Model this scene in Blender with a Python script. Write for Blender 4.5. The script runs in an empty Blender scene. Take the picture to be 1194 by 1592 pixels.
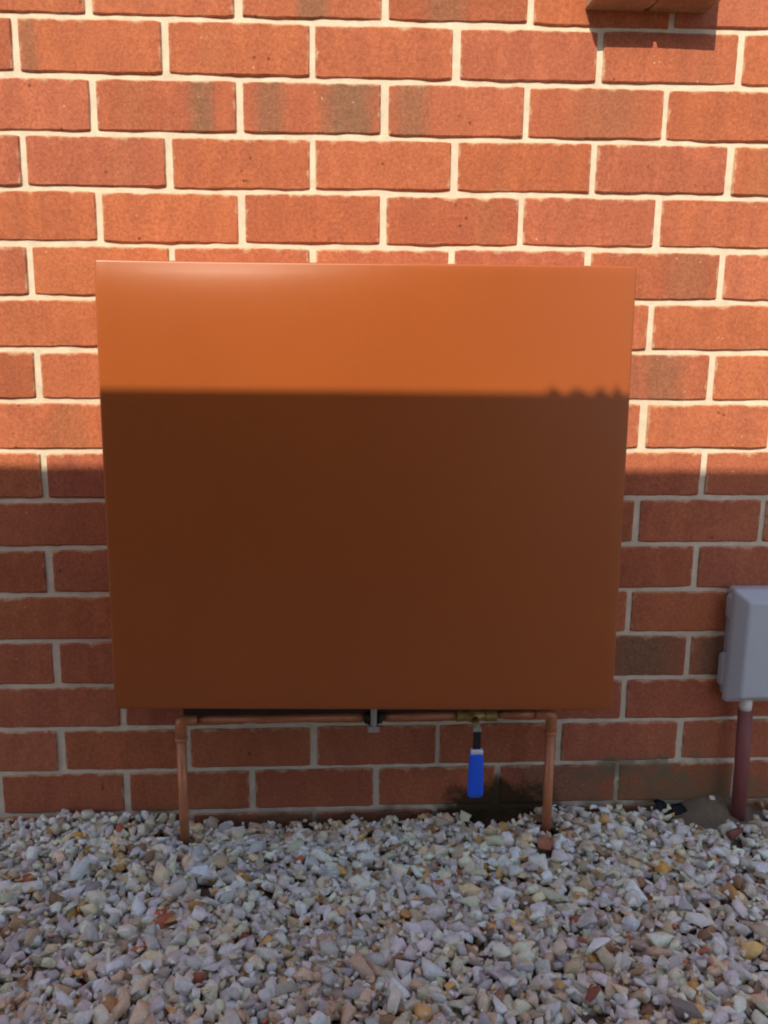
import bpy, bmesh, math, random
import numpy as np
from mathutils import Vector, Matrix

random.seed(7)
rng = np.random.default_rng(11)
scene = bpy.context.scene
C = scene.collection

# ------------------------------------------------------------------ camera
cam_data = bpy.data.cameras.new('camera')
cam = bpy.data.objects.new('camera', cam_data)
C.objects.link(cam)
scene.camera = cam
yaw, pitch, roll = 0.04912, -0.19998, 0.00482
fwd = Vector((math.sin(yaw) * math.cos(pitch), math.cos(yaw) * math.cos(pitch), math.sin(pitch)))
right0 = Vector((math.cos(yaw), -math.sin(yaw), 0))
up0 = right0.cross(fwd)
right = right0 * math.cos(roll) + up0 * math.sin(roll)
up = up0 * math.cos(roll) - right0 * math.sin(roll)
rot = Matrix((right, up, -fwd)).transposed()
cam.matrix_world = Matrix.Translation((0.4589, -1.5557, 0.8877)) @ rot.to_4x4()
cam_data.sensor_fit = 'HORIZONTAL'
cam_data.sensor_width = 36.0
cam_data.lens = 36.0 * 1350.0 / 1194.0
cam_data.shift_x = 62.68 / 1194.0
cam_data.shift_y = 19.13 / 1194.0
cam_data.clip_start = 0.02
cam_data.clip_end = 500.0

# ------------------------------------------------------------------ light
SUN = Vector((-0.37, -1.0, 1.04))            # direction towards the sun
world = bpy.data.worlds.new('World')
scene.world = world
world.use_nodes = True
wn = world.node_tree
bg = wn.nodes['Background']
sky = wn.nodes.new('ShaderNodeTexSky')
sky.sky_type = 'NISHITA'
sky.sun_disc = False
sky.sun_elevation = math.asin(SUN.normalized().z)
sky.sun_rotation = math.atan2(SUN.x, SUN.y)
sky.air_density = 1.0
sky.dust_density = 1.2
wn.links.new(sky.outputs[0], bg.inputs[0])
bg.inputs[1].default_value = 0.15
sun_data = bpy.data.lights.new('sun', 'SUN')
sun_data.energy = 3.75
sun_data.angle = math.radians(0.3)
sun_data.color = (1.0, 0.88, 0.67)
sun = bpy.data.objects.new('sun', sun_data)
C.objects.link(sun)
sun.rotation_euler = SUN.to_track_quat('Z', 'Y').to_euler()
sun.location = (-2, -5, 6)

scene.view_settings.view_transform = 'Standard'
scene.view_settings.look = 'None'
scene.view_settings.gamma = 1.0
scene.view_settings.exposure = 0.63
scene.view_settings.use_curve_mapping = False
scene.render.engine = 'CYCLES'
scene.cycles.max_bounces = 5
scene.cycles.diffuse_bounces = 3
scene.cycles.filter_width = 2.0
scene.cycles.use_denoising = True
scene.cycles.use_adaptive_sampling = True
scene.cycles.adaptive_threshold = 0.02

# ------------------------------------------------------------------ helpers
def tag(o, label=None, cat=None, group=None, kind=None):
    if label: o['label'] = label
    if cat: o['category'] = cat
    if group: o['group'] = group
    if kind: o['kind'] = kind
    return o

def empty(name, loc=(0, 0, 0)):
    o = bpy.data.objects.new(name, None)
    C.objects.link(o)
    o.location = loc
    o.empty_display_size = 0.05
    return o

def link_mesh(name, me, mat, parent=None, smooth=False):
    o = bpy.data.objects.new(name, me)
    C.objects.link(o)
    if mat and not me.materials:
        me.materials.append(mat)
    if smooth:
        me.polygons.foreach_set('use_smooth', [True] * len(me.polygons))
    if parent:
        o.parent = parent
        o.matrix_parent_inverse = Matrix.Identity(4)
        pl = Vector((0, 0, 0)); q = parent
        while q:
            pl += q.location; q = q.parent
        o.location = -pl                     # mesh data is written in world space
    return o

def obj(name, bm, mat, parent=None, smooth=False):
    me = bpy.data.meshes.new(name)
    bmesh.ops.recalc_face_normals(bm, faces=bm.faces)
    bm.to_mesh(me); bm.free()
    return link_mesh(name, me, mat, parent, smooth)

def box(bm, lo, hi, bevel=0.0, seg=2):
    r = bmesh.ops.create_cube(bm, size=1.0)
    vs = r['verts']
    c = [(a + b) / 2 for a, b in zip(lo, hi)]
    s = [b - a for a, b in zip(lo, hi)]
    for v in vs:
        v.co = Vector((c[0] + v.co.x * s[0], c[1] + v.co.y * s[1], c[2] + v.co.z * s[2]))
    if bevel > 0:
        es = list({e for v in vs for e in v.link_edges})
        bmesh.ops.bevel(bm, geom=es, offset=bevel, segments=seg, affect='EDGES', profile=0.5)

def tube(bm, pts, radii, n=20, cap=True):
    pts = [Vector(p) for p in pts]
    if not hasattr(radii, '__len__'):
        radii = [radii] * len(pts)
    t0 = (pts[1] - pts[0]).normalized()
    a = t0.orthogonal().normalized()
    rings = []
    for i, p in enumerate(pts):
        if i == 0: t = pts[1] - pts[0]
        elif i == len(pts) - 1: t = pts[-1] - pts[-2]
        else: t = (pts[i + 1] - pts[i]).normalized() + (pts[i] - pts[i - 1]).normalized()
        t.normalize()
        a = (a - t * a.dot(t)).normalized()
        b = t.cross(a)
        rings.append([bm.verts.new(p + (a * math.cos(2 * math.pi * k / n) + b * math.sin(2 * math.pi * k / n)) * radii[i]) for k in range(n)])
    for r0, r1 in zip(rings[:-1], rings[1:]):
        for k in range(n):
            bm.faces.new((r0[k], r0[(k + 1) % n], r1[(k + 1) % n], r1[k]))
    if cap:
        bm.faces.new(list(reversed(rings[0]))); bm.faces.new(rings[-1])

# ---- materials
def new_mat(name):
    m = bpy.data.materials.new(name)
    m.use_nodes = True
    nt = m.node_tree
    b = nt.nodes['Principled BSDF']
    return m, nt, b

def N(nt, typ, **kw):
    n = nt.nodes.new(typ)
    for k, v in kw.items():
        setattr(n, k, v)
    return n

def inp(nt, node, key, val):
    s = node.inputs[key]
    if isinstance(val, bpy.types.NodeSocket):
        nt.links.new(val, s)
    else:
        s.default_value = val

def mth(nt, op, a, b=None, c=None, clamp=False):
    n = N(nt, 'ShaderNodeMath', operation=op, use_clamp=clamp)
    inp(nt, n, 0, a)
    if b is not None: inp(nt, n, 1, b)
    if c is not None: inp(nt, n, 2, c)
    return n.outputs[0]

def mixc(nt, f, a, b, mode='MIX'):
    n = N(nt, 'ShaderNodeMix', data_type='RGBA', blend_type=mode)
    inp(nt, n, 0, f)
    inp(nt, n, 6, a if isinstance(a, bpy.types.NodeSocket) else (*a, 1))
    inp(nt, n, 7, b if isinstance(b, bpy.types.NodeSocket) else (*b, 1))
    return n.outputs[2]

def noise(nt, vec, scale, detail=3.0, rough=0.55, dist=0.0, dims='3D', w=None):
    n = N(nt, 'ShaderNodeTexNoise', noise_dimensions=dims)
    if vec is not None: nt.links.new(vec, n.inputs['Vector'])
    n.inputs['Scale'].default_value = scale
    n.inputs['Detail'].default_value = detail
    n.inputs['Roughness'].default_value = rough
    n.inputs['Distortion'].default_value = dist
    if w is not None: inp(nt, n, 'W', w)
    return n.outputs[0]

def ramp(nt, f, lo, hi, a=0.0, b=1.0):
    n = N(nt, 'ShaderNodeMapRange', clamp=True)
    inp(nt, n, 0, f)
    for i, v in enumerate((lo, hi, a, b)):
        inp(nt, n, i + 1, v)
    return n.outputs[0]

def bump(nt, bsdf, h, strength, dist):
    n = N(nt, 'ShaderNodeBump')
    n.inputs['Strength'].default_value = strength
    n.inputs['Distance'].default_value = dist
    nt.links.new(h, n.inputs['Height'])
    nt.links.new(n.outputs[0], bsdf.inputs['Normal'])

def splash(nt, col):
    """Dirt splashed on the foot of the wall: dark mud behind the valve, tan silt by the conduit."""
    g = N(nt, 'ShaderNodeNewGeometry')
    sp = N(nt, 'ShaderNodeSeparateXYZ')
    nt.links.new(g.outputs['Position'], sp.inputs[0])
    x, z = sp.outputs[0], sp.outputs[2]
    n1 = noise(nt, g.outputs['Position'], 22.0, 4.0, 0.6)
    n2 = noise(nt, g.outputs['Position'], 9.0, 3.0, 0.6)
    def blob(cx, rx, cz, rz):
        dx = mth(nt, 'DIVIDE', mth(nt, 'SUBTRACT', x, cx), rx)
        dz = mth(nt, 'DIVIDE', mth(nt, 'SUBTRACT', z, cz), rz)
        d = mth(nt, 'SQRT', mth(nt, 'ADD', mth(nt, 'MULTIPLY', dx, dx), mth(nt, 'MULTIPLY', dz, dz)))
        return mth(nt, 'SUBTRACT', 1.0, d)
    tan1 = mth(nt, 'ADD', blob(1.24, 0.26, -0.02, 0.13), mth(nt, 'MULTIPLY', mth(nt, 'SUBTRACT', n1, 0.5), 1.6))
    tan1 = ramp(nt, tan1, 0.05, 0.55, 0.0, 0.72)
    tan2 = mth(nt, 'ADD', blob(1.10, 0.16, 0.075, 0.04), mth(nt, 'MULTIPLY', mth(nt, 'SUBTRACT', n1, 0.5), 2.2))
    tan2 = ramp(nt, tan2, 0.1, 0.6, 0.0, 0.7)
    tan3 = mth(nt, 'ADD', blob(0.55, 0.9, -0.03, 0.045), mth(nt, 'MULTIPLY', mth(nt, 'SUBTRACT', n2, 0.5), 1.8))
    tan3 = ramp(nt, tan3, 0.1, 0.6, 0.0, 0.7)
    mud = mth(nt, 'ADD', blob(0.85, 0.15, -0.01, 0.075), mth(nt, 'MULTIPLY', mth(nt, 'SUBTRACT', n1, 0.5), 1.4))
    mud = ramp(nt, mud, 0.0, 0.3, 0.0, 0.95)
    col = mixc(nt, tan1, col, (0.17, 0.125, 0.070))
    col = mixc(nt, tan2, col, (0.15, 0.125, 0.075))
    col = mixc(nt, tan3, col, (0.075, 0.050, 0.030))
    col = mixc(nt, mud, col, (0.050, 0.030, 0.014))
    return col

def brick_material(name, from_face, dirty=False, tint=None):
    m, nt, b = new_mat(name)
    if from_face:
        a = N(nt, 'ShaderNodeAttribute', attribute_name='tone')
        tone = a.outputs['Fac']
        g = N(nt, 'ShaderNodeNewGeometry')
        vec = g.outputs['Position']
    else:
        oi = N(nt, 'ShaderNodeObjectInfo')
        tone = oi.outputs['Random']
        tc = N(nt, 'ShaderNodeTexCoord')
        add = N(nt, 'ShaderNodeVectorMath', operation='ADD')
        nt.links.new(tc.outputs['Object'], add.inputs[0])
        sc = N(nt, 'ShaderNodeVectorMath', operation='SCALE')
        nt.links.new(oi.outputs['Location'], sc.inputs[0]); sc.inputs['Scale'].default_value = 3.7
        nt.links.new(sc.outputs[0], add.inputs[1])
        vec = add.outputs[0]
    base = mixc(nt, tone, (0.325, 0.094, 0.044), (0.460, 0.145, 0.063))
    t2 = mth(nt, 'FRACT', mth(nt, 'MULTIPLY', tone, 7.31))
    base = mixc(nt, mth(nt, 'MULTIPLY', t2, 0.5), base, (0.375, 0.118, 0.078))
    if tint:
        base = mixc(nt, 0.92, base, tint)
    # cloudy firing tint, a little stretched upright
    mp = N(nt, 'ShaderNodeMapping')
    nt.links.new(vec, mp.inputs[0]); mp.inputs['Scale'].default_value = (1.0, 1.0, 0.35)
    cl = noise(nt, mp.outputs[0], 26.0, 3.0, 0.6)
    base = mixc(nt, ramp(nt, cl, 0.45, 0.75, 0.0, 0.45), base, (0.28, 0.085, 0.050))
    base = mixc(nt, ramp(nt, cl, 0.5, 0.25, 0.0, 0.4), base, (0.50, 0.158, 0.074))
    # random weak upright flashing
    fl = noise(nt, mp.outputs[0], 9.0, 1.0, 0.4)
    base = mixc(nt, ramp(nt, fl, 0.60, 0.72, 0.0, 0.30), base, (0.25, 0.115, 0.055))
    if not from_face:
        sp = N(nt, 'ShaderNodeSeparateXYZ'); nt.links.new(tc.outputs['Object'], sp.inputs[0])
        wob = mth(nt, 'MULTIPLY', mth(nt, 'SUBTRACT', noise(nt, vec, 40.0, 3.0), 0.5), 0.03)
        xx = mth(nt, 'ADD', sp.outputs[0], wob)
        for pre in ('band_a', 'band_b'):
            pos = N(nt, 'ShaderNodeAttribute', attribute_type='OBJECT', attribute_name=pre + '_position').outputs['Fac']
            wid = N(nt, 'ShaderNodeAttribute', attribute_type='OBJECT', attribute_name=pre + '_width').outputs['Fac']
            st = N(nt, 'ShaderNodeAttribute', attribute_type='OBJECT', attribute_name=pre + '_strength').outputs['Fac']
            d = mth(nt, 'ABSOLUTE', mth(nt, 'SUBTRACT', xx, pos))
            f = mth(nt, 'MULTIPLY', ramp(nt, d, mth(nt, 'MULTIPLY', wid, 0.4), mth(nt, 'ADD', wid, 0.002), 1.0, 0.0), st)
            base = mixc(nt, f, base, mixc(nt, noise(nt, vec, 70.0, 3.0), (0.15, 0.085, 0.052), (0.29, 0.135, 0.075)))
    if not from_face:
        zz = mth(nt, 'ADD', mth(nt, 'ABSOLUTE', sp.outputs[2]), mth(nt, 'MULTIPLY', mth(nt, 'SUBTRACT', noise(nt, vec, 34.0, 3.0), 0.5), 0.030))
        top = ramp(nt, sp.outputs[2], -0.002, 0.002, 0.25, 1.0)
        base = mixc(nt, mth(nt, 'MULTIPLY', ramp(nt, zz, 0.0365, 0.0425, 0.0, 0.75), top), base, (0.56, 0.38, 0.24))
        xe = mth(nt, 'ADD', mth(nt, 'ABSOLUTE', sp.outputs[0]), mth(nt, 'MULTIPLY', mth(nt, 'SUBTRACT', noise(nt, vec, 50.0, 2.0), 0.5), 0.022))
        base = mixc(nt, ramp(nt, xe, 0.1115, 0.116, 0.0, 0.6), base, (0.56, 0.40, 0.26))
    # sandy grain, pits, pale specks
    gr = noise(nt, vec, 420.0, 2.0, 0.7)
    base = mixc(nt, 1.0, base, mixc(nt, gr, (0.60, 0.60, 0.60), (1.40, 1.40, 1.40)), 'MULTIPLY')
    mid = noise(nt, vec, 170.0, 2.0, 0.65)
    base = mixc(nt, 1.0, base, mixc(nt, mid, (0.62, 0.56, 0.50), (1.38, 1.44, 1.50)), 'MULTIPLY')
    v = N(nt, 'ShaderNodeTexVoronoi'); nt.links.new(vec, v.inputs['Vector']); v.inputs['Scale'].default_value = 45.0
    pit = ramp(nt, v.outputs['Distance'], 0.10, 0.15, 1.0, 0.0)
    pit = mth(nt, 'MULTIPLY', pit, ramp(nt, noise(nt, vec, 14.0, 0.0), 0.60, 0.68))
    base = mixc(nt, mth(nt, 'MULTIPLY', pit, 0.7), base, (0.10, 0.035, 0.02))
    v2 = N(nt, 'ShaderNodeTexVoronoi'); nt.links.new(vec, v2.inputs['Vector']); v2.inputs['Scale'].default_value = 60.0
    spk = mth(nt, 'MULTIPLY', ramp(nt, v2.outputs['Distance'], 0.08, 0.12, 1.0, 0.0), ramp(nt, noise(nt, vec, 21.0, 0.0), 0.64, 0.7))
    base = mixc(nt, mth(nt, 'MULTIPLY', spk, 0.6), base, (0.62, 0.40, 0.24))
    if dirty:
        base = splash(nt, base)
    nt.links.new(base, b.inputs['Base Color'])
    b.inputs['Roughness'].default_value = 0.92
    b.inputs['Specular IOR Level'].default_value = 0.15
    h = mth(nt, 'ADD', mth(nt, 'MULTIPLY', gr, 0.35), mth(nt, 'MULTIPLY', mid, 0.65))
    bump(nt, b, h, 0.55, 0.0022)
    return m

M = {}
M['brick'] = brick_material('fired clay brick', False)
M['brick_dirty'] = brick_material('fired clay brick splashed with soil', False, True)
M['brick_tan'] = brick_material('tan sill brick', False, False, (0.62, 0.42, 0.26))
M['brick_far'] = brick_material('fired clay brick beyond the view', True)

m, nt, b = new_mat('cream mortar'); M['mortar'] = m
g = N(nt, 'ShaderNodeNewGeometry')
c1 = noise(nt, g.outputs['Position'], 35.0, 5.0, 0.65)
c2 = noise(nt, g.outputs['Position'], 500.0, 3.0, 0.7)
col = mixc(nt, c1, (0.46, 0.375, 0.285), (0.85, 0.73, 0.565))
col = mixc(nt, 1.0, col, mixc(nt, c2, (0.82, 0.82, 0.82), (1.15, 1.15, 1.15)), 'MULTIPLY')
col = splash(nt, col)
nt.links.new(col, b.inputs['Base Color'])
b.inputs['Roughness'].default_value = 0.95
b.inputs['Specular IOR Level'].default_value = 0.1
bump(nt, b, mth(nt, 'ADD', c1, mth(nt, 'MULTIPLY', c2, 0.4)), 0.6, 0.003)

def paint(name, col, rough, var=0.06, spec=0.5, metal=0.0, nscale=12.0, bscale=None, bstr=0.1, coat=0.0):
    m, nt, b = new_mat(name)
    g = N(nt, 'ShaderNodeNewGeometry')
    n = noise(nt, g.outputs['Position'], nscale, 4.0, 0.6)
    a = [c * (1 - var) for c in col]; d = [c * (1 + var) for c in col]
    nt.links.new(mixc(nt, n, a, d), b.inputs['Base Color'])
    nt.links.new(ramp(nt, noise(nt, g.outputs['Position'], nscale * 3, 4.0), 0.3, 0.7, rough * 0.88, min(1, rough * 1.12)), b.inputs['Roughness'])
    b.inputs['Specular IOR Level'].default_value = spec
    b.inputs['Metallic'].default_value = metal
    b.inputs['Coat Weight'].default_value = coat
    if bscale:
        bump(nt, b, noise(nt, g.outputs['Position'], bscale, 3.0), bstr, 0.001)
    return m

# brown powder-coated sheet with faint dust
m, nt, b = new_mat('terracotta brown sheet metal'); M['cover'] = m
g = N(nt, 'ShaderNodeNewGeometry')
n1 = noise(nt, g.outputs['Position'], 5.0, 3.0, 0.55)
n2 = noise(nt, g.outputs['Position'], 60.0, 4.0, 0.65)
col = mixc(nt, n1, (0.310, 0.072, 0.015), (0.350, 0.086, 0.017))
col = mixc(nt, ramp(nt, n2, 0.55, 0.85, 0.0, 0.03), col, (0.42, 0.24, 0.14))
nt.links.new(col, b.inputs['Base Color'])
nt.links.new(ramp(nt, n2, 0.3, 0.75, 0.32, 0.36), b.inputs['Roughness'])
b.inputs['Specular IOR Level'].default_value = 0.45
bump(nt, b, noise(nt, g.outputs['Position'], 900.0, 2.0), 0.05, 0.0004)

M['copper'] = paint('weathered copper', (0.52, 0.19, 0.088), 0.48, 0.35, 0.5, 0.25, 40.0, 150.0, 0.2)
M['brass'] = paint('tarnished brass', (0.34, 0.23, 0.07), 0.42, 0.25, 0.5, 0.6, 60.0, 200.0, 0.2)
M['blue'] = paint('blue vinyl grip', (0.012, 0.105, 0.72), 0.42, 0.10, 0.5, 0.0, 40.0)
M['black'] = paint('black rubber', (0.012, 0.011, 0.011), 0.6, 0.2, 0.4, 0.0, 40.0)
M['zinc'] = paint('dull zinc', (0.40, 0.37, 0.33), 0.5, 0.2, 0.5, 0.3, 70.0, 160.0, 0.15)
M['chrome'] = paint('pale steel', (0.72, 0.73, 0.75), 0.38, 0.1, 0.5, 0.35, 80.0)
M['grey'] = paint('grey weathered plastic', (0.43, 0.445, 0.475), 0.55, 0.06, 0.4, 0.0, 25.0, 300.0, 0.06)
M['white_plastic'] = paint('white plastic', (0.74, 0.70, 0.66), 0.5, 0.08, 0.4, 0.0, 60.0)
M['maroon'] = paint('maroon painted conduit', (0.20, 0.058, 0.052), 0.55, 0.18, 0.4, 0.0, 30.0, 120.0, 0.12)
M['fence'] = paint('dull painted fence steel', (0.055, 0.05, 0.048), 0.6, 0.1, 0.4, 0.0, 3.0)
M['dark_line'] = paint('dark line bar', (0.030, 0.012, 0.008), 0.6, 0.2, 0.4, 0.0, 40.0)
M['film'] = paint('torn black plastic', (0.010, 0.010, 0.011), 0.5, 0.3, 0.4, 0.0, 50.0)

# ------------------------------------------------------------------ ground
def mound(x, y):
    silt = 0.050 * np.exp(-((x - 1.275) / 0.085) ** 2 - (y / 0.062) ** 2)
    damp = 0.024 * np.exp(-((x - 0.835) / 0.088) ** 2 - ((y + 0.005) / 0.068) ** 2)
    bare = 0.018 * np.exp(-((x - 1.275) / 0.085) ** 2 - ((y + 0.345) / 0.075) ** 2)
    return silt, damp, bare

def wob(x, y):
    return (0.006 * np.sin(7.1 * x + 1.3) * np.cos(6.3 * y + 0.4) + 0.004 * np.sin(15.7 * x - 9 * y)
            + 0.003 * np.cos(23 * y + 11 * x))

def ground_height(x, y):
    s, d, br = mound(x, y)
    dip = -0.012 * np.exp(-((x - 0.50) / 0.22) ** 2 - (y / 0.09) ** 2)
    return -0.030 + s + d + br + dip + wob(x, y) * 0.8

xs = np.concatenate(([-60, -25, -10, -5, -3, -2, -1.4, -1.0], np.arange(-0.8, 2.0, 0.014), [2.2, 2.6, 3.2, 5, 10, 25, 60]))
ys = np.concatenate(([-60, -25, -10, -5, -3.5, -2.6, -2.0, -1.6, -1.3], np.arange(-1.1, 0.03, 0.014), [0.06, 0.1, 0.5, 5, 25, 60]))
X, Y = np.meshgrid(xs, ys)
Z = ground_height(X, Y) + rng.normal(0, 0.0024, X.shape)
nx, ny = len(xs), len(ys)
verts = np.stack([X, Y, Z], -1).reshape(-1, 3)
ii = np.arange(nx * ny).reshape(ny, nx)
faces = np.stack([ii[:-1, :-1], ii[:-1, 1:], ii[1:, 1:], ii[1:, :-1]], -1).reshape(-1, 4)
me = bpy.data.meshes.new('ground')
me.from_pydata(verts.tolist(), [], faces.tolist())
m, nt, b = new_mat('sandy soil'); M['soil'] = m
g = N(nt, 'ShaderNodeNewGeometry')
sp = N(nt, 'ShaderNodeSeparateXYZ'); nt.links.new(g.outputs['Position'], sp.inputs[0])
n1 = noise(nt, g.outputs['Position'], 60.0, 5.0, 0.65)
n2 = noise(nt, g.outputs['Position'], 300.0, 3.0, 0.65)
n3 = noise(nt, g.outputs['Position'], 14.0, 3.0, 0.6)
col = mixc(nt, n1, (0.13, 0.095, 0.065), (0.27, 0.20, 0.135))
dx = mth(nt, 'DIVIDE', mth(nt, 'SUBTRACT', sp.outputs[0], 0.83), 0.17)
dy = mth(nt, 'DIVIDE', sp.outputs[1], 0.13)
dd = mth(nt, 'SQRT', mth(nt, 'ADD', mth(nt, 'MULTIPLY', dx, dx), mth(nt, 'MULTIPLY', dy, dy)))
dd = mth(nt, 'ADD', dd, mth(nt, 'MULTIPLY', mth(nt, 'SUBTRACT', n3, 0.5), 0.7))
col = mixc(nt, ramp(nt, dd, 0.75, 1.0, 1.0, 0.0), col, mixc(nt, n1, (0.030, 0.019, 0.009), (0.085, 0.055, 0.024)))
nt.links.new(col, b.inputs['Base Color'])
b.inputs['Roughness'].default_value = 0.95
b.inputs['Specular IOR Level'].default_value = 0.15
bump(nt, b, mth(nt, 'ADD', n1, mth(nt, 'MULTIPLY', n2, 0.5)), 0.9, 0.006)
ground = link_mesh('ground', me, M['soil'], None, True)
tag(ground, kind='structure')

# ------------------------------------------------------------------ brick wall
BW, BH, Z0 = 0.24, 0.088, 1.41
BL, BT = 0.2290, 0.0822            # brick face

def brick_profile(seed):
    """verts/faces of one brick, centre at its face centre, face looking to -y."""
    r = random.Random(seed)
    nc = 17
    L, H = BL / 2, BT / 2
    ph = [r.uniform(0, 6.28) for _ in range(6)]
    am = r.uniform(0.35, 0.95)
    tilt = r.uniform(-0.0009, 0.0009)
    rows = []
    for i in range(nc):
        u = -1 + 2 * i / (nc - 1)
        x = u * L
        wb = am * (0.0006 * math.sin(4.0 * u + ph[0]) + 0.0006 * math.sin(11.5 * u + ph[1]) + 0.0004 * math.sin(26 * u + ph[2]))
        wt = 0.0005 * math.sin(4.1 * u + ph[3]) + 0.0003 * math.sin(13 * u + ph[4])
        bulge = -0.0005 * math.sin(3.0 * u + ph[5])
        e = 0.0 if 0 < i < nc - 1 else 1.0           # end columns drop back: rounded arris
        yb = bulge + tilt * u + e * 0.0022
        zt = H + wt - e * 0.0012
        zb = -H + wb + e * 0.0012
        rows.append([(x, 0.075, zt), (x, yb + 0.0040, zt), (x, yb + 0.0011, zt - 0.0007), (x, yb, zt - 0.0026),
                     (x, yb - 0.0004, 0.012), (x, yb - 0.0002, -0.012),
                     (x, yb - 0.0003, zb + 0.0048), (x, yb + 0.0012, zb + 0.0027), (x, yb + 0.0045, zb + 0.0004),
                     (x, yb + 0.0075, zb), (x, 0.075, zb)])
    # inset second columns so the arris is narrow
    rows.insert(1, [(-L + 0.0022, y - 0.0022 if 0 < k < 10 else y, z) for k, (x, y, z) in enumerate(rows[0])])
    rows.insert(len(rows) - 1, [(L - 0.0022, y - 0.0022 if 0 < k < 10 else y, z) for k, (x, y, z) in enumerate(rows[-1])])
    np_ = len(rows[0])
    v = [p for rr in rows for p in rr]
    f = []
    for i in range(len(rows) - 1):
        for k in range(np_ - 1):
            a = i * np_ + k
            f.append((a, a + 1, a + np_ + 1, a + np_))
    f.append(tuple(range(np_ - 1, -1, -1)))
    o = (len(rows) - 1) * np_
    f.append(tuple(range(o, o + np_)))
    return v, f

variants = []
for s in range(14):
    v, f = brick_profile(100 + s)
    me = bpy.data.meshes.new('brick')
    me.from_pydata(v, [], [tuple(reversed(q)) for q in f])
    me.materials.append(M['brick'])
    bm_ = bmesh.new(); bm_.from_mesh(me); bmesh.ops.recalc_face_normals(bm_, faces=bm_.faces); bm_.to_mesh(me); bm_.free()
    variants.append((me, v, f))

wall = empty('brick_wall', (0.58, 0.0, -0.05))
tag(wall, 'orange red stretcher bond brick wall with cream mortar joints, sunlit above and shaded below', 'wall')

bm = bmesh.new()
# mortar bed as one slab set back from the brick faces, finely divided for a slightly uneven joint
mx = np.arange(-1.5, 2.9, 0.02); mz = np.arange(-0.20, 2.95, 0.0147)
MX, MZ = np.meshgrid(mx, mz)
MY = 0.0034 + 0.0007 * np.sin(MX * 41 + MZ * 13) * np.cos(MX * 17 - MZ * 61) + rng.normal(0, 0.00035, MX.shape)
mv = np.stack([MX, MY, MZ], -1).reshape(-1, 3)
mi = np.arange(MX.size).reshape(MX.shape)
mf = np.stack([mi[:-1, :-1], mi[:-1, 1:], mi[1:, 1:], mi[1:, :-1]], -1).reshape(-1, 4).tolist()
nb = len(mv)
x0, x1, z0, z1 = mx[0], mx[-1], mz[0], mz[-1]
back = [(x0, 0.11, z0), (x1, 0.11, z0), (x1, 0.11, z1), (x0, 0.11, z1)]
mv = mv.tolist() + back
mf.append((nb + 3, nb + 2, nb + 1, nb))
mf.append(tuple([nb] + [nb + 1] + list(reversed(mi[0].tolist()))))
mf.append(tuple([nb + 2, nb + 3] + mi[-1].tolist()))
mf.append(tuple([nb + 3, nb] + mi[:, 0].tolist()))
mf.append(tuple([nb + 1, nb + 2] + list(reversed(mi[:, -1].tolist()))))
bm.free()
me = bpy.data.meshes.new('mortar'); me.from_pydata(mv, [], mf)
mortar = link_mesh('mortar', me, M['mortar'], wall, True)

FLASH = {  # (course, centre index): bands (position m, half width m, strength)
    (2, 1.0): [(0.058, 0.026, 0.85)],
    (2, 2.0): [(-0.070, 0.030, 0.70), (0.062, 0.055, 0.95)],
    (0, 2.0): [(0.0, 0.035, 0.75)],
    (0, 3.0): [(-0.02, 0.045, 0.6)],
    (2, 3.0): [(-0.075, 0.035, 0.7)],
    (1, 0.5): [(-0.10, 0.016, 0.6)],
    (2, 4.0): [(0.02, 0.07, 0.35)],
    (5, 4.5): [(0.06, 0.05, 0.4)],
    (7, 4.5): [(0.030, 0.045, 0.6), (-0.03, 0.02, 0.3)],
    (13, 4.5): [(0.03, 0.09, 0.95)],
    (13, 5.5): [(-0.06, 0.07, 0.95)],
    (12, 5.0): [(0.09, 0.03, 0.5)],
    (16, 4.0): [(0.0, 0.1, 0.7)],
}
far_v, far_f, far_t = [], [], []
prng = random.Random(5)
for c in range(-16, 19):
    off = 0.5 if c % 2 else 0.0
    for j in range(-6, 12):
        ci = j + off
        x = ci * BW + prng.uniform(-0.0016, 0.0016)
        z = Z0 - (c - 0.5) * BH + prng.uniform(-0.0009, 0.0009)
        y = prng.uniform(-0.0009, 0.0009)
        if x < -1.36 or x > 2.74:
            continue
        vi = prng.randrange(len(variants))
        near = -0.62 < x < 1.85 and -4 <= c <= 17
        rz = prng.uniform(-0.004, 0.004)
        if near:
            o = bpy.data.objects.new('brick', variants[vi][0])
            C.objects.link(o)
            if c >= 14:
                o.material_slots[0].link = 'OBJECT'; o.material_slots[0].material = M['brick_dirty']
            o.parent = wall
            o.location = Vector((x, y, z)) - wall.location
            o.rotation_euler = (0, rz, 0)
            o.scale = (prng.uniform(0.992, 1.004), 1, prng.uniform(0.985, 1.012))
            for pre, bd in zip(('band_a', 'band_b'), FLASH.get((c, ci), [])):
                o[pre + '_position'], o[pre + '_width'], o[pre + '_strength'] = bd
        else:
            n0 = len(far_v)
            far_v += [(a + x, bb + y, cc + z) for a, bb, cc in variants[vi][1]]
            far_f += [tuple(n0 + q for q in reversed(fc)) for fc in variants[vi][2]]
            far_t += [prng.random()] * len(variants[vi][2])
me = bpy.data.meshes.new('outer_bricks'); me.from_pydata(far_v, [], far_f)
at = me.attributes.new('tone', 'FLOAT', 'FACE'); at.data.foreach_set('value', far_t)
fo = link_mesh('outer_bricks', me, M['brick_far'], wall)
fo['kind'] = 'stuff'

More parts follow.
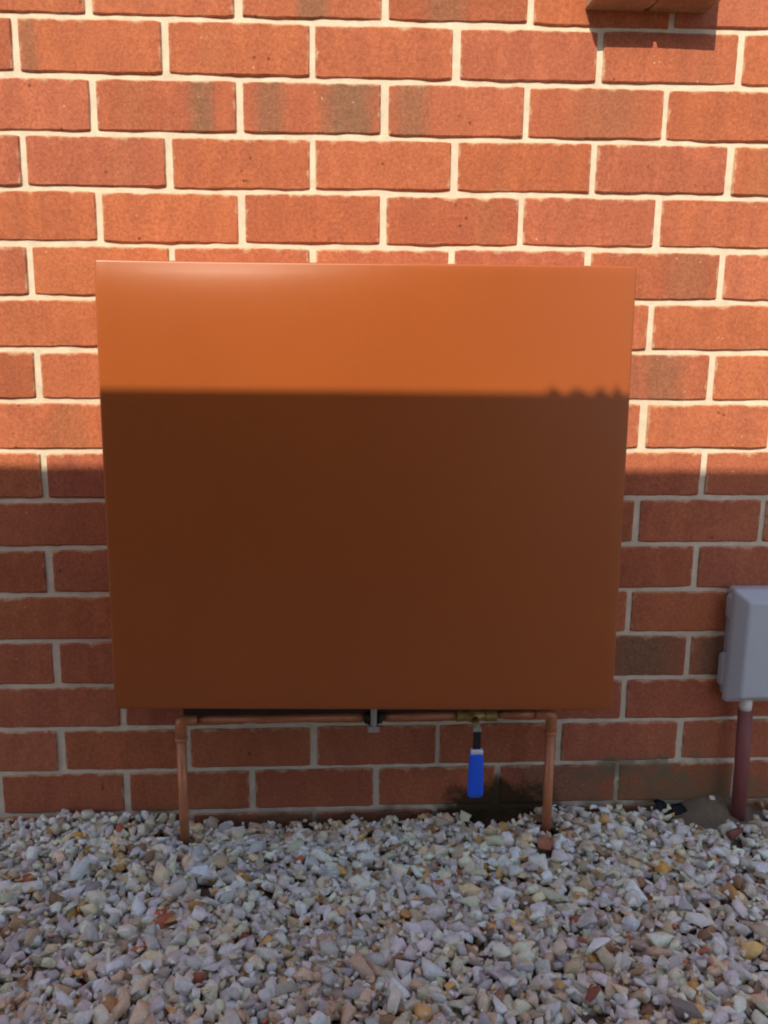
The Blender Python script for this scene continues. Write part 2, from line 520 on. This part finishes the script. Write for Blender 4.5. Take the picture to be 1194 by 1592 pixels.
# two bricks jutting out of the wall (end of a sill) at the top right
bm = bmesh.new()
box(bm, (0.934, -0.049, 1.442), (1.133, 0.02, 1.509))
sill = obj('window_sill', bm, M['mortar'], wall)
sill['label'] = 'pair of bricks jutting from the wall, casting a shadow'
for xa, xb in ((0.9305, 1.0300), (1.0365, 1.1360)):
    bm = bmesh.new()
    box(bm, (xa, -0.056, 1.4375), (xb, 0.03, 1.514), 0.003, 2)
    me = bpy.data.meshes.new('brick')
    bmesh.ops.translate(bm, verts=bm.verts, vec=(-(xa + xb) / 2, 0, -1.476))
    bm.to_mesh(me); bm.free(); me.materials.append(M['brick_tan'])
    o = bpy.data.objects.new('brick', me); C.objects.link(o)
    o.parent = sill
    o.location = ((xa + xb) / 2, 0, 1.476)
    o['band_a_position'], o['band_a_width'], o['band_a_strength'] = 0.0, 0.09, 0.6

# ------------------------------------------------------------------ sheet metal cover
cover = empty('meter_cover', (0.57, -0.14, 0.265))
tag(cover, 'large flat brown sheet metal cover mounted on the brick wall above copper pipes', 'cover')
TL, TR = Vector((0.1408, 0, 1.0186)), Vector((0.9925, 0, 1.0150))
BLc, BRc = Vector((0.1395, 0, 0.2815)), Vector((1.0030, 0, 0.2655))
D = -0.14
def quad(u, v):
    return TL * (1 - u) * v + TR * u * v + BLc * (1 - u) * (1 - v) + BRc * u * (1 - v)
def warp(u, v):
    """gentle oil-canning of the sheet; the top eases back, most of all on the left"""
    t = 1 - v
    w = 0.0012 * math.sin(2.6 * u + 0.5) * math.sin(3.0 * v + 0.3) + 0.0005 * math.sin(7 * u + 2 * v)
    w += 0.0165 * math.exp(-t / 0.062) * math.exp(-((u - 0.24) / 0.34) ** 2)
    return w
R = 0.0035
nu, nv = 60, 60
us = np.linspace(0, 1, nu); vs = np.linspace(0, 1, nv)
bm = bmesh.new()
grid = []
for v in vs:
    grid.append([bm.verts.new((*(lambda p: (p.x, D + warp(u, v), p.z))(quad(u, v)),)) for u in us])
for a in range(nv - 1):
    for c_ in range(nu - 1):
        bm.faces.new((grid[a][c_], grid[a][c_ + 1], grid[a + 1][c_ + 1], grid[a + 1][c_]))
def fold(line, out, parent_bm, depth):
    """rounded fold along an edge of the front sheet, then a short return"""
    prev = line
    for k in range(1, 5):
        a = k / 4 * math.pi / 2
        cur = [parent_bm.verts.new((p.co.x + out.x * R * math.sin(a), p.co.y + R * (1 - math.cos(a)), p.co.z + out.z * R * math.sin(a))) for p in line]
        for i in range(len(line) - 1):
            parent_bm.faces.new((prev[i], prev[i + 1], cur[i + 1], cur[i]))
        prev = cur
    cur = [parent_bm.verts.new((p.co.x, p.co.y + depth, p.co.z)) for p in prev]
    for i in range(len(line) - 1):
        parent_bm.faces.new((prev[i], prev[i + 1], cur[i + 1], cur[i]))
fold(grid[-1], Vector((0, 0, 1)), bm, 0.012)
fold(grid[0], Vector((0, 0, -1)), bm, 0.012)
fold([r_[0] for r_ in grid], Vector((-1, 0, 0)), bm, 0.012)
fold([r_[-1] for r_ in grid], Vector((1, 0, 0)), bm, 0.012)
front = obj('front_panel', bm, M['cover'], cover, True)
def slab(name, a, b2, c2, d2, thick):
    bm = bmesh.new()
    q = [Vector(p) for p in (a, b2, c2, d2)]
    n = (q[1] - q[0]).cross(q[3] - q[0]).normalized() * thick
    v0 = [bm.verts.new(p) for p in q]; v1 = [bm.verts.new(p + n) for p in q]
    bm.faces.new(v0); bm.faces.new(list(reversed(v1)))
    for i in range(4):
        bm.faces.new((v0[i], v1[i], v1[(i + 1) % 4], v0[(i + 1) % 4]))
    return obj(name, bm, M['cover'], cover)
yb, yf = -0.003, D + 0.014
slab('side_panel', (BLc.x, yf, BLc.z), (BLc.x, yb, BLc.z), (TL.x, yb, TL.z), (TL.x, yf, TL.z), 0.0015)
slab('side_panel', (BRc.x, yf, BRc.z), (TR.x, yf, TR.z), (TR.x, yb, TR.z), (BRc.x, yb, BRc.z), 0.0015)
slab('top_panel', (TL.x + .002, yf + .018, TL.z), (TL.x + .002, yb, TL.z), (TR.x - .002, yb, TR.z), (TR.x - .002, yf + .018, TR.z), 0.0015)

# ------------------------------------------------------------------ copper pipework with ball valve
PY = -0.08
pipe = empty('copper_pipe', (0.578, PY, 0.0))
tag(pipe, 'copper water pipe loop with two risers and a blue lever valve below the brown cover', 'pipe')
zl, zr = 0.2300, 0.2310
xl, xr = 0.2390, 0.9160
pr = 0.0088
def arc_elbow(x, z, side):
    pts = []
    rr = 0.0085
    for k in range(9):
        a = k / 8 * math.pi / 2
        pts.append((x + side * rr * (1 - math.cos(a)), PY, z - rr + rr * math.sin(a)))
    pts = [(x, PY, z - 0.036)] + pts + [(x + side * 0.030, PY, z)]
    return pts
for x, z, s, xb in ((xl, zl, 1, 0.2395), (xr, zr, -1, 0.9185)):
    bm = bmesh.new(); tube(bm, [(xb, PY, -0.06), (x, PY, z - 0.03)], pr); obj('riser', bm, M['copper'], pipe, True)
    bm = bmesh.new(); tube(bm, arc_elbow(x, z, s), 0.0106, 20); e = obj('elbow', bm, M['copper'], pipe, True)
    bm = bmesh.new(); tube(bm, [(x, PY, z - 0.0405), (x, PY, z - 0.039), (x, PY, z - 0.0345), (x, PY, z - 0.033)], [0.0095, 0.0118, 0.0118, 0.0106]); obj('solder_ring', bm, M['copper'], e, True)
bm = bmesh.new(); tube(bm, [(xl + 0.02, PY, zl), (0.572, PY, 0.2303)], 0.0072); obj('crossbar', bm, M['copper'], pipe, True)
bm = bmesh.new(); tube(bm, [(0.602, PY, 0.2303), (0.752, PY, 0.2308)], 0.0072); obj('crossbar', bm, M['copper'], pipe, True)
bm = bmesh.new(); tube(bm, [(0.815, PY, 0.2309), (xr - 0.02, PY, zr)], 0.0072); obj('crossbar', bm, M['copper'], pipe, True)
# dark bar added for the dark line between cover and crossbar
bm = bmesh.new(); box(bm, (xl + 0.006, PY - 0.004, 0.2395), (xr - 0.006, PY + 0.010, 0.2560), 0.001, 1); obj('dark_line_bar', bm, M['dark_line'], pipe)
# clamp in the middle
bm = bmesh.new()
box(bm, (0.5815, PY - 0.0145, 0.2130), (0.5925, PY + 0.012, 0.2560), 0.002, 2)
cl = obj('clamp', bm, M['zinc'], pipe, True)
bm = bmesh.new(); box(bm, (0.5765, PY - 0.017, 0.2065), (0.5975, PY + 0.012, 0.2185), 0.002, 2); obj('clamp_foot', bm, M['zinc'], cl)
for xa in (0.5705, 0.5935):
    bm = bmesh.new(); tube(bm, [(xa, PY, 0.2303), (xa + 0.001, PY, 0.2303), (xa + 0.009, PY, 0.2303), (xa + 0.010, PY, 0.2303)], [0.0100, 0.0125, 0.0125, 0.0100]); obj('rubber_bush', bm, M['black'], cl, True)
# ball valve
bm = bmesh.new()
zv = 0.2308
prof = [(0.7390, .0085), (0.7395, .0115), (0.7520, .0115), (0.7525, .0098), (0.7590, .0105), (0.7650, .0128), (0.7715, .0138), (0.7780, .0128), (0.7850, .0105), (0.7920, .0098), (0.7925, .0120), (0.813, .0120), (0.8135, .0085)]
tube(bm, [(a, PY, zv) for a, _ in prof], [r_ for _, r_ in prof], 16)
valve = obj('valve_body', bm, M['brass'], pipe)
bm = bmesh.new(); tube(bm, [(0.7720, PY - 0.011, zv - 0.003), (0.7720, PY - 0.030, zv - 0.010)], [0.0065, 0.0055], 14); obj('valve_stem', bm, M['brass'], valve, True)
bm = bmesh.new(); tube(bm, [(0.7722, PY - 0.026, zv - 0.012), (0.7722, PY - 0.034, zv - 0.015)], [0.0085, 0.0085], 6); obj('nut', bm, M['zinc'], valve)
bm = bmesh.new()
hy = PY - 0.031
box(bm, (0.7655, hy - 0.0020, 0.171), (0.7795, hy + 0.0020, 0.2140), 0.0012, 1)
lever = obj('lever_arm', bm, M['black'], valve)
bm = bmesh.new()
# grip: a flattened sleeve widening towards the end
rows = [(0.1720, .0115, .0045), (0.1710, .0126, .0058), (0.1660, .0131, .0064), (0.156, .0133, .0068), (0.126, .0140, .0072), (0.100, .0147, .0074), (0.0940, .0147, .0070), (0.0868, .0138, .0056), (0.0845, .0108, .0030)]
rings = []
for z, a, bb in rows:
    rg = []
    for k in range(20):
        t = 2 * math.pi * k / 20
        cx, sx = math.cos(t), math.sin(t)
        rg.append(bm.verts.new((0.7725 + a * math.copysign(abs(cx) ** 0.55, cx) + (0.166 - z) * 0.006, hy + bb * math.copysign(abs(sx) ** 0.7, sx), z)))
    rings.append(rg)
for r0, r1 in zip(rings[:-1], rings[1:]):
    for k in range(20):
        bm.faces.new((r0[k], r0[(k + 1) % 20], r1[(k + 1) % 20], r1[k]))
bm.faces.new(rings[0]); bm.faces.new(rings[-1])
obj('grip', bm, M['blue'], valve, True)
bm = bmesh.new(); box(bm, (0.7615, hy - 0.0060, 0.1695), (0.7840, hy + 0.0052, 0.1790), 0.002, 2); obj('grip_collar', bm, M['chrome'], valve, True)

# ------------------------------------------------------------------ grey service box and conduit
sb = empty('service_box', (1.35, -0.02, 0.24))
tag(sb, 'grey plastic utility box with sloping lid edges, low on the wall at right edge', 'utility box')
bm = bmesh.new(); box(bm, (1.268, -0.034, 0.236), (1.462, 0.003, 0.450), 0.006, 3); base = obj('base', bm, M['grey'], sb, True)
for za, zb2, xa in ((0.388, 0.438, 1.2605), (0.255, 0.322, 1.2565)):
    bm = bmesh.new(); box(bm, (xa, -0.030, za), (1.275, -0.004, zb2), 0.009, 4); obj('fixing_lug', bm, M['grey'], base, True)
bm = bmesh.new()
o4 = [(1.258, 0.233), (1.470, 0.233), (1.470, 0.4545), (1.258, 0.4545)]
f4 = [(1.2745, 0.2515), (1.4535, 0.2515), (1.4535, 0.4365), (1.2745, 0.4365)]
lv = [[bm.verts.new((x, y, z)) for x, z in q] for y, q in ((-0.030, o4), (-0.044, o4), (-0.072, f4))]
for a, c_ in zip(lv[:-1], lv[1:]):
    for k in range(4):
        bm.faces.new((a[k], a[(k + 1) % 4], c_[(k + 1) % 4], c_[k]))
bm.faces.new(list(reversed(lv[0]))); bm.faces.new(lv[2])
bmesh.ops.bevel(bm, geom=list(bm.edges), offset=0.0045, segments=4, affect='EDGES', profile=0.5)
obj('lid', bm, M['grey'], sb)
# chamfered lower corner piece
bm = bmesh.new(); tube(bm, [(1.300, -0.045, 0.242), (1.300, -0.045, 0.2165)], 0.0112, 18); con = obj('connector', bm, M['white_plastic'], sb, True)

cd = empty('conduit', (1.305, -0.045, 0.0))
tag(cd, 'maroon painted conduit rising from the gravel into the grey utility box', 'conduit')
bm = bmesh.new(); tube(bm, [(1.3085, -0.045, -0.05), (1.3045, -0.045, 0.10), (1.3005, -0.045, 0.2180)], 0.0135, 22); obj('pipe', bm, M['maroon'], cd, True)

# ------------------------------------------------------------------ boundary fence behind the viewer (casts the shade)
FY = -1.92
ztop = 0.670 + (-FY) * SUN.z / 1.0
fence = empty('boundary_fence', (0.5, FY, 0.0))
tag(fence, 'dull steel boundary fence facing the brick wall, behind the viewer', 'fence')
for k in range(4):
    xa = k * 0.8 - 1.75
    bm = bmesh.new()
    n = 17
    cols = []
    for i in range(n):
        x = xa + 0.81 * i / (n - 1)
        y = FY - 0.030 - 0.002 * (k % 2) + (0.012 if (i % 4) in (1, 2) else -0.012)
        cols.append((bm.verts.new((x, y, -0.05)), bm.verts.new((x, y, ztop - 0.02 - 0.008 * (x - 0.5)))))
    for a, c_ in zip(cols[:-1], cols[1:]):
        bm.faces.new((a[0], c_[0], c_[1], a[1]))
    obj('sheet', bm, M['fence'], fence)
bm = bmesh.new()
xa, xb = -1.75, 1.46
v = []
for x in (xa, xb):
    zt = ztop - 0.008 * (x - 0.5)
    v.append([bm.verts.new((x, FY - 0.06, zt - 0.05)), bm.verts.new((x, FY, zt - 0.05)), bm.verts.new((x, FY, zt)), bm.verts.new((x, FY - 0.06, zt - 0.004))])
for k in range(4):
    bm.faces.new((v[0][k], v[0][(k + 1) % 4], v[1][(k + 1) % 4], v[1][k]))
bm.faces.new(v[0]); bm.faces.new(list(reversed(v[1])))
cap = obj('cap_rail', bm, M['fence'], fence)
shift = -0.37 * (1.92 - 0.14)
for px, w, h in ((0.868, 0.026, 0.0018), (0.908, 0.040, 0.0024), (0.946, 0.026, 0.0016), (0.974, 0.014, 0.0016)):  # unseen bumps added on the cap, shaping the shadow edge on the cover
    x = px + shift
    bm = bmesh.new()
    zt = ztop - 0.008 * (x - 0.5)
    yb_ = FY - w / 2 - 0.001
    h += 0.0130
    tube(bm, [(x, yb_, zt - 0.006), (x, yb_, zt + h * 0.6), (x, yb_, zt + h)], [w / 2, w / 2, w / 3], 12)
    obj('shadow_bump', bm, M['fence'], fence)

# ------------------------------------------------------------------ gravel
def hull(seed, flat, npts):
    r = random.Random(seed)
    bm = bmesh.new()
    for _ in range(npts):
        d = Vector((r.gauss(0, 1), r.gauss(0, 1), r.gauss(0, 1))).normalized()
        k = r.uniform(0.78, 1.08)
        bm.verts.new((d.x * k, d.y * k * r.uniform(0.72, 0.9), d.z * k * flat))
    res = bmesh.ops.convex_hull(bm, input=bm.verts)
    junk = [e for e in res['geom_interior'] + res['geom_unused'] if isinstance(e, bmesh.types.BMVert)]
    if junk:
        bmesh.ops.delete(bm, geom=list(set(junk)), context='VERTS')
    bmesh.ops.bevel(bm, geom=list(bm.edges), offset=0.05, segments=1, affect='EDGES', profile=0.5, clamp_overlap=True)
    bmesh.ops.triangulate(bm, faces=bm.faces)
    bmesh.ops.recalc_face_normals(bm, faces=bm.faces)
    bm.verts.index_update()
    v = np.array([w.co[:] for w in bm.verts]); f = np.array([[w.index for w in q.verts] for q in bm.faces])
    bm.free()
    return v, f
hulls = [hull(300 + i, 0.55 + 0.4 * ((i * 7) % 10) / 10, 9 + i % 5) for i in range(30)]

PAL = np.array([  # linear albedo of the stones
    (0.66, 0.64, 0.66), (0.56, 0.55, 0.60), (0.44, 0.45, 0.51), (0.34, 0.36, 0.42), (0.55, 0.47, 0.41),
    (0.46, 0.37, 0.29), (0.60, 0.47, 0.45), (0.42, 0.28, 0.13), (0.50, 0.26, 0.08), (0.22, 0.15, 0.10),
    (0.30, 0.10, 0.06), (0.16, 0.14, 0.14), (0.36, 0.33, 0.30), (0.72, 0.71, 0.72)])
PW = np.array([.14, .15, .13, .05, .16, .12, .09, .030, .008, .030, .008, .012, .08, .05]); PW /= PW.sum()

def euler_mats(n, amp):
    a = rng.uniform(-amp, amp, n); bb = rng.uniform(-amp, amp, n); c = rng.uniform(0, 2 * np.pi, n)
    ca, sa, cb, sb_, cc, sc = np.cos(a), np.sin(a), np.cos(bb), np.sin(bb), np.cos(c), np.sin(c)
    one, zero = np.ones(n), np.zeros(n)
    Rx = np.stack([np.stack([one, zero, zero], -1), np.stack([zero, ca, -sa], -1), np.stack([zero, sa, ca], -1)], -2)
    Ry = np.stack([np.stack([cb, zero, sb_], -1), np.stack([zero, one, zero], -1), np.stack([-sb_, zero, cb], -1)], -2)
    Rz = np.stack([np.stack([cc, -sc, zero], -1), np.stack([sc, cc, zero], -1), np.stack([zero, zero, one], -1)], -2)
    return Rx @ Ry @ Rz

pos, rad = [], []
def layer(xa, xb, ya, yb, sp, zoff, rlo, rhi, keep):
    gx, gy = np.meshgrid(np.arange(xa, xb, sp), np.arange(ya, yb, sp))
    gx = gx.ravel() + rng.uniform(-.5, .5, gx.size) * sp; gy = gy.ravel() + rng.uniform(-.5, .5, gy.size) * sp
    r = (rlo + (rhi - rlo) * rng.beta(1.3, 2.3, gx.size)) * 1.12
    s, d, br = mound(gx, gy)
    # fewer stones on the damp soil by the valve, the silt by the conduit and the bare patch at the right
    bare = np.clip(s / 0.016, 0, 1) + np.clip((d - 0.007) / 0.007, 0, 1) + np.clip((br - 0.006) / 0.006, 0, 1) * 0.85
    ok = (rng.random(gx.size) < keep) & (rng.random(gx.size) > np.minimum(bare, np.where((r < 0.011) & (d < 0.006), 0.90, 1.0))) & (gy < -r * 0.7)
    gx, gy, r = gx[ok], gy[ok], r[ok]
    dip = 0.007 * np.exp(-(gy / 0.12) ** 2) - 0.017 * np.exp(-((gx - 0.50) / 0.20) ** 2 - (gy / 0.09) ** 2)
    z = wob(gx, gy) + dip + zoff + rng.normal(0, 0.003, gx.size)
    z = np.maximum(z, ground_height(gx, gy))
    pos.append(np.stack([gx, gy, z], -1)); rad.append(r)
layer(-0.6, 1.9, -1.0, 0.0, 0.0210, -0.024, 0.010, 0.024, 1.0)
layer(-0.6, 1.9, -1.0, 0.0, 0.0195, -0.014, 0.007, 0.0225, 0.95)
layer(-0.6, 1.9, -1.0, 0.0, 0.0250, -0.006, 0.006, 0.0255, 0.60)
layer(-0.6, 1.9, -1.0, 0.0, 0.0130, -0.006, 0.003, 0.0080, 0.30)
layer(-0.6, 1.9, -1.0, 0.0, 0.0165, -0.019, 0.007, 0.0150, 0.95)
layer(-0.6, 1.9, -0.14, 0.0, 0.018, -0.008, 0.006, 0.015, 0.5)
layer(-1.6, 2.9, -1.9, -1.0, 0.024, -0.012, 0.010, 0.022, 1.0)
layer(-1.6, -0.6, -1.0, 0.0, 0.024, -0.012, 0.010, 0.022, 1.0)
layer(1.9, 2.9, -1.0, 0.0, 0.024, -0.012, 0.010, 0.022, 1.0)
pos = np.concatenate(pos); rad = np.concatenate(rad)
# stones clear of the pipes
for cx, cy, rr in ((0.2395, PY, 0.012), (0.9185, PY, 0.012), (1.308, -0.045, 0.017), (0.290, -0.215, 0.008), (0.898, -0.140, 0.012), (1.262, -0.125, 0.012), (1.248, -0.240, 0.006), (0.860, -0.520, 0.012)):
    k = np.hypot(pos[:, 0] - cx, pos[:, 1] - cy) > rad * 0.6 + rr
    pos, rad = pos[k], rad[k]
n = len(pos)
mats = euler_mats(n, 0.6)
kind = rng.integers(0, len(hulls), n)
pick = rng.choice(len(PAL), n, p=PW)
cols = np.minimum(PAL[pick] * np.array([2.05, 1.76, 1.38]), np.array([0.90, 0.83, 0.73])) * rng.uniform(0.62, 1.16, (n, 1)) * rng.normal(1, 0.03, (n, 3))
V, F, CO = [], [], []
nv0 = 0
for k, (hv, hf) in enumerate(hulls):
    idx = np.nonzero(kind == k)[0]
    if not len(idx): continue
    st = np.stack([rng.uniform(0.85, 1.35, len(idx)), rng.uniform(0.8, 1.05, len(idx)), rng.uniform(0.8, 1.1, len(idx))], -1)
    loc = hv[None] * st[:, None, :]
    vv = np.einsum('nij,nvj->nvi', mats[idx], loc) * rad[idx][:, None, None] + pos[idx][:, None, :]
    vv[..., 1] = np.minimum(vv[..., 1], -0.001)
    V.append(vv.reshape(-1, 3))
    ff = hf[None] + (nv0 + np.arange(len(idx)) * len(hv))[:, None, None]
    F.append(ff.reshape(-1, 3)); nv0 += len(idx) * len(hv)
    CO.append(np.repeat(cols[idx], len(hf), 0))
V = np.concatenate(V); F = np.concatenate(F); CO = np.clip(np.concatenate(CO), 0.01, 0.90)
me = bpy.data.meshes.new('gravel')
me.vertices.add(len(V)); me.vertices.foreach_set('co', V.astype(np.float32).ravel())
me.loops.add(F.size); me.loops.foreach_set('vertex_index', F.astype(np.int32).ravel())
me.polygons.add(len(F)); me.polygons.foreach_set('loop_start', np.arange(0, F.size, 3, dtype=np.int32))
me.update(calc_edges=True)
at = me.attributes.new('stone_colour', 'FLOAT_COLOR', 'FACE')
at.data.foreach_set('color', np.concatenate([CO, np.ones((len(CO), 1))], 1).astype(np.float32).ravel())

def stone_material(name, colour=None):
    m, nt, b = new_mat(name)
    g = N(nt, 'ShaderNodeNewGeometry')
    if colour is None:
        base = N(nt, 'ShaderNodeAttribute', attribute_name='stone_colour').outputs['Color']
    else:
        rgb = N(nt, 'ShaderNodeRGB'); rgb.outputs[0].default_value = (*colour, 1); base = rgb.outputs[0]
    n1 = noise(nt, g.outputs['Position'], 160.0, 2.0, 0.65)
    n2 = noise(nt, g.outputs['Position'], 55.0, 2.0, 0.6)
    base = mixc(nt, 1.0, base, mixc(nt, n1, (0.70, 0.70, 0.70), (1.25, 1.25, 1.25)), 'MULTIPLY')
    base = mixc(nt, ramp(nt, n2, 0.55, 0.75, 0.0, 0.35), base, (0.46, 0.34, 0.22))
    nt.links.new(base, b.inputs['Base Color'])
    b.inputs['Roughness'].default_value = 0.75
    b.inputs['Specular IOR Level'].default_value = 0.3
    bump(nt, b, n1, 0.5, 0.002)
    return m
gravel = link_mesh('gravel', me, stone_material('mixed crushed stone'))
tag(gravel, 'loose bed of mixed pale crushed stone gravel along the wall foot', 'gravel', kind='stuff')

# stones one can point at
def single(name, loc, r, seed, colour, label, cat, rotz=0.0, scale=(1.2, 0.95, 0.8), tilt=0.2):
    hv, hf = hull(seed, 0.8, 12)
    mw = Matrix.Rotation(rotz, 3, 'Z') @ Matrix.Rotation(tilt, 3, 'X')
    me = bpy.data.meshes.new(name)
    vv = [mw @ Vector((p[0] * scale[0] * r, p[1] * scale[1] * r, p[2] * scale[2] * r)) for p in hv]
    me.from_pydata([w[:] for w in vv], [], hf.tolist())
    o = link_mesh(name, me, stone_material(name + ' ' + cat, colour))
    o.location = loc
    tag(o, label, cat)
    return o
single('stone', (0.290, -0.215, 0.017), 0.021, 901, (0.80, 0.80, 0.82), 'flat white stone, the brightest, on gravel before the left copper riser', 'stone', 0.2, (1.3, 0.9, 0.6), 0.3)
single('stone', (0.898, -0.140, 0.006), 0.0195, 902, (0.40, 0.135, 0.065), 'orange terracotta lump on the gravel at the foot of the right riser', 'stone', 0.4, (1.0, 1.0, 0.95))
single('brick_fragment', (1.262, -0.125, 0.008), 0.0190, 903, (0.20, 0.062, 0.045), 'maroon brick fragment in the gravel just before the maroon conduit', 'brick fragment', 0.1, (1.0, 0.9, 1.25), 0.1)
single('stone', (1.248, -0.240, 0.012), 0.013, 904, (0.82, 0.81, 0.80), 'small white stone at the right edge below the conduit', 'stone', 0.5, (1.0, 1.0, 0.9))
single('stone', (0.860, -0.520, 0.012), 0.016, 905, (0.28, 0.09, 0.055), 'dark red stone lying in the gravel near the bottom edge', 'stone', 0.9, (1.5, 0.7, 0.7))

# torn black plastic sticking out of the silt at the wall foot
bm = bmesh.new()
n = 14
top, bot, mid = [], [], []
for i in range(n):
    t = i / (n - 1)
    x = 1.150 + 0.066 * t
    zc = 0.010 - 0.016 * t + 0.004 * math.sin(9 * t)
    hgt = (0.007 + 0.003 * math.sin(7 * t + 1) + 0.0015 * math.sin(23 * t)) * math.sin(math.pi * min(1, max(0.04, t * 0.96 + 0.02))) ** 0.5
    top.append(bm.verts.new((x, -0.012 - 0.004 * math.sin(7 * t), zc + hgt)))
    mid.append(bm.verts.new((x, -0.022 - 0.005 * math.sin(6 * t + 1), zc + hgt * 0.4)))
    bot.append(bm.verts.new((x, -0.030, zc - 0.022)))
for a, c_ in ((top, mid), (mid, bot)):
    for i in range(n - 1):
        bm.faces.new((a[i], a[i + 1], c_[i + 1], c_[i]))
bmesh.ops.solidify(bm, geom=list(bm.faces), thickness=0.002)
film = obj('plastic_scrap', bm, M['film'], None, True)
tag(film, 'torn black plastic scrap poking from the dirt between riser and conduit', 'plastic scrap')
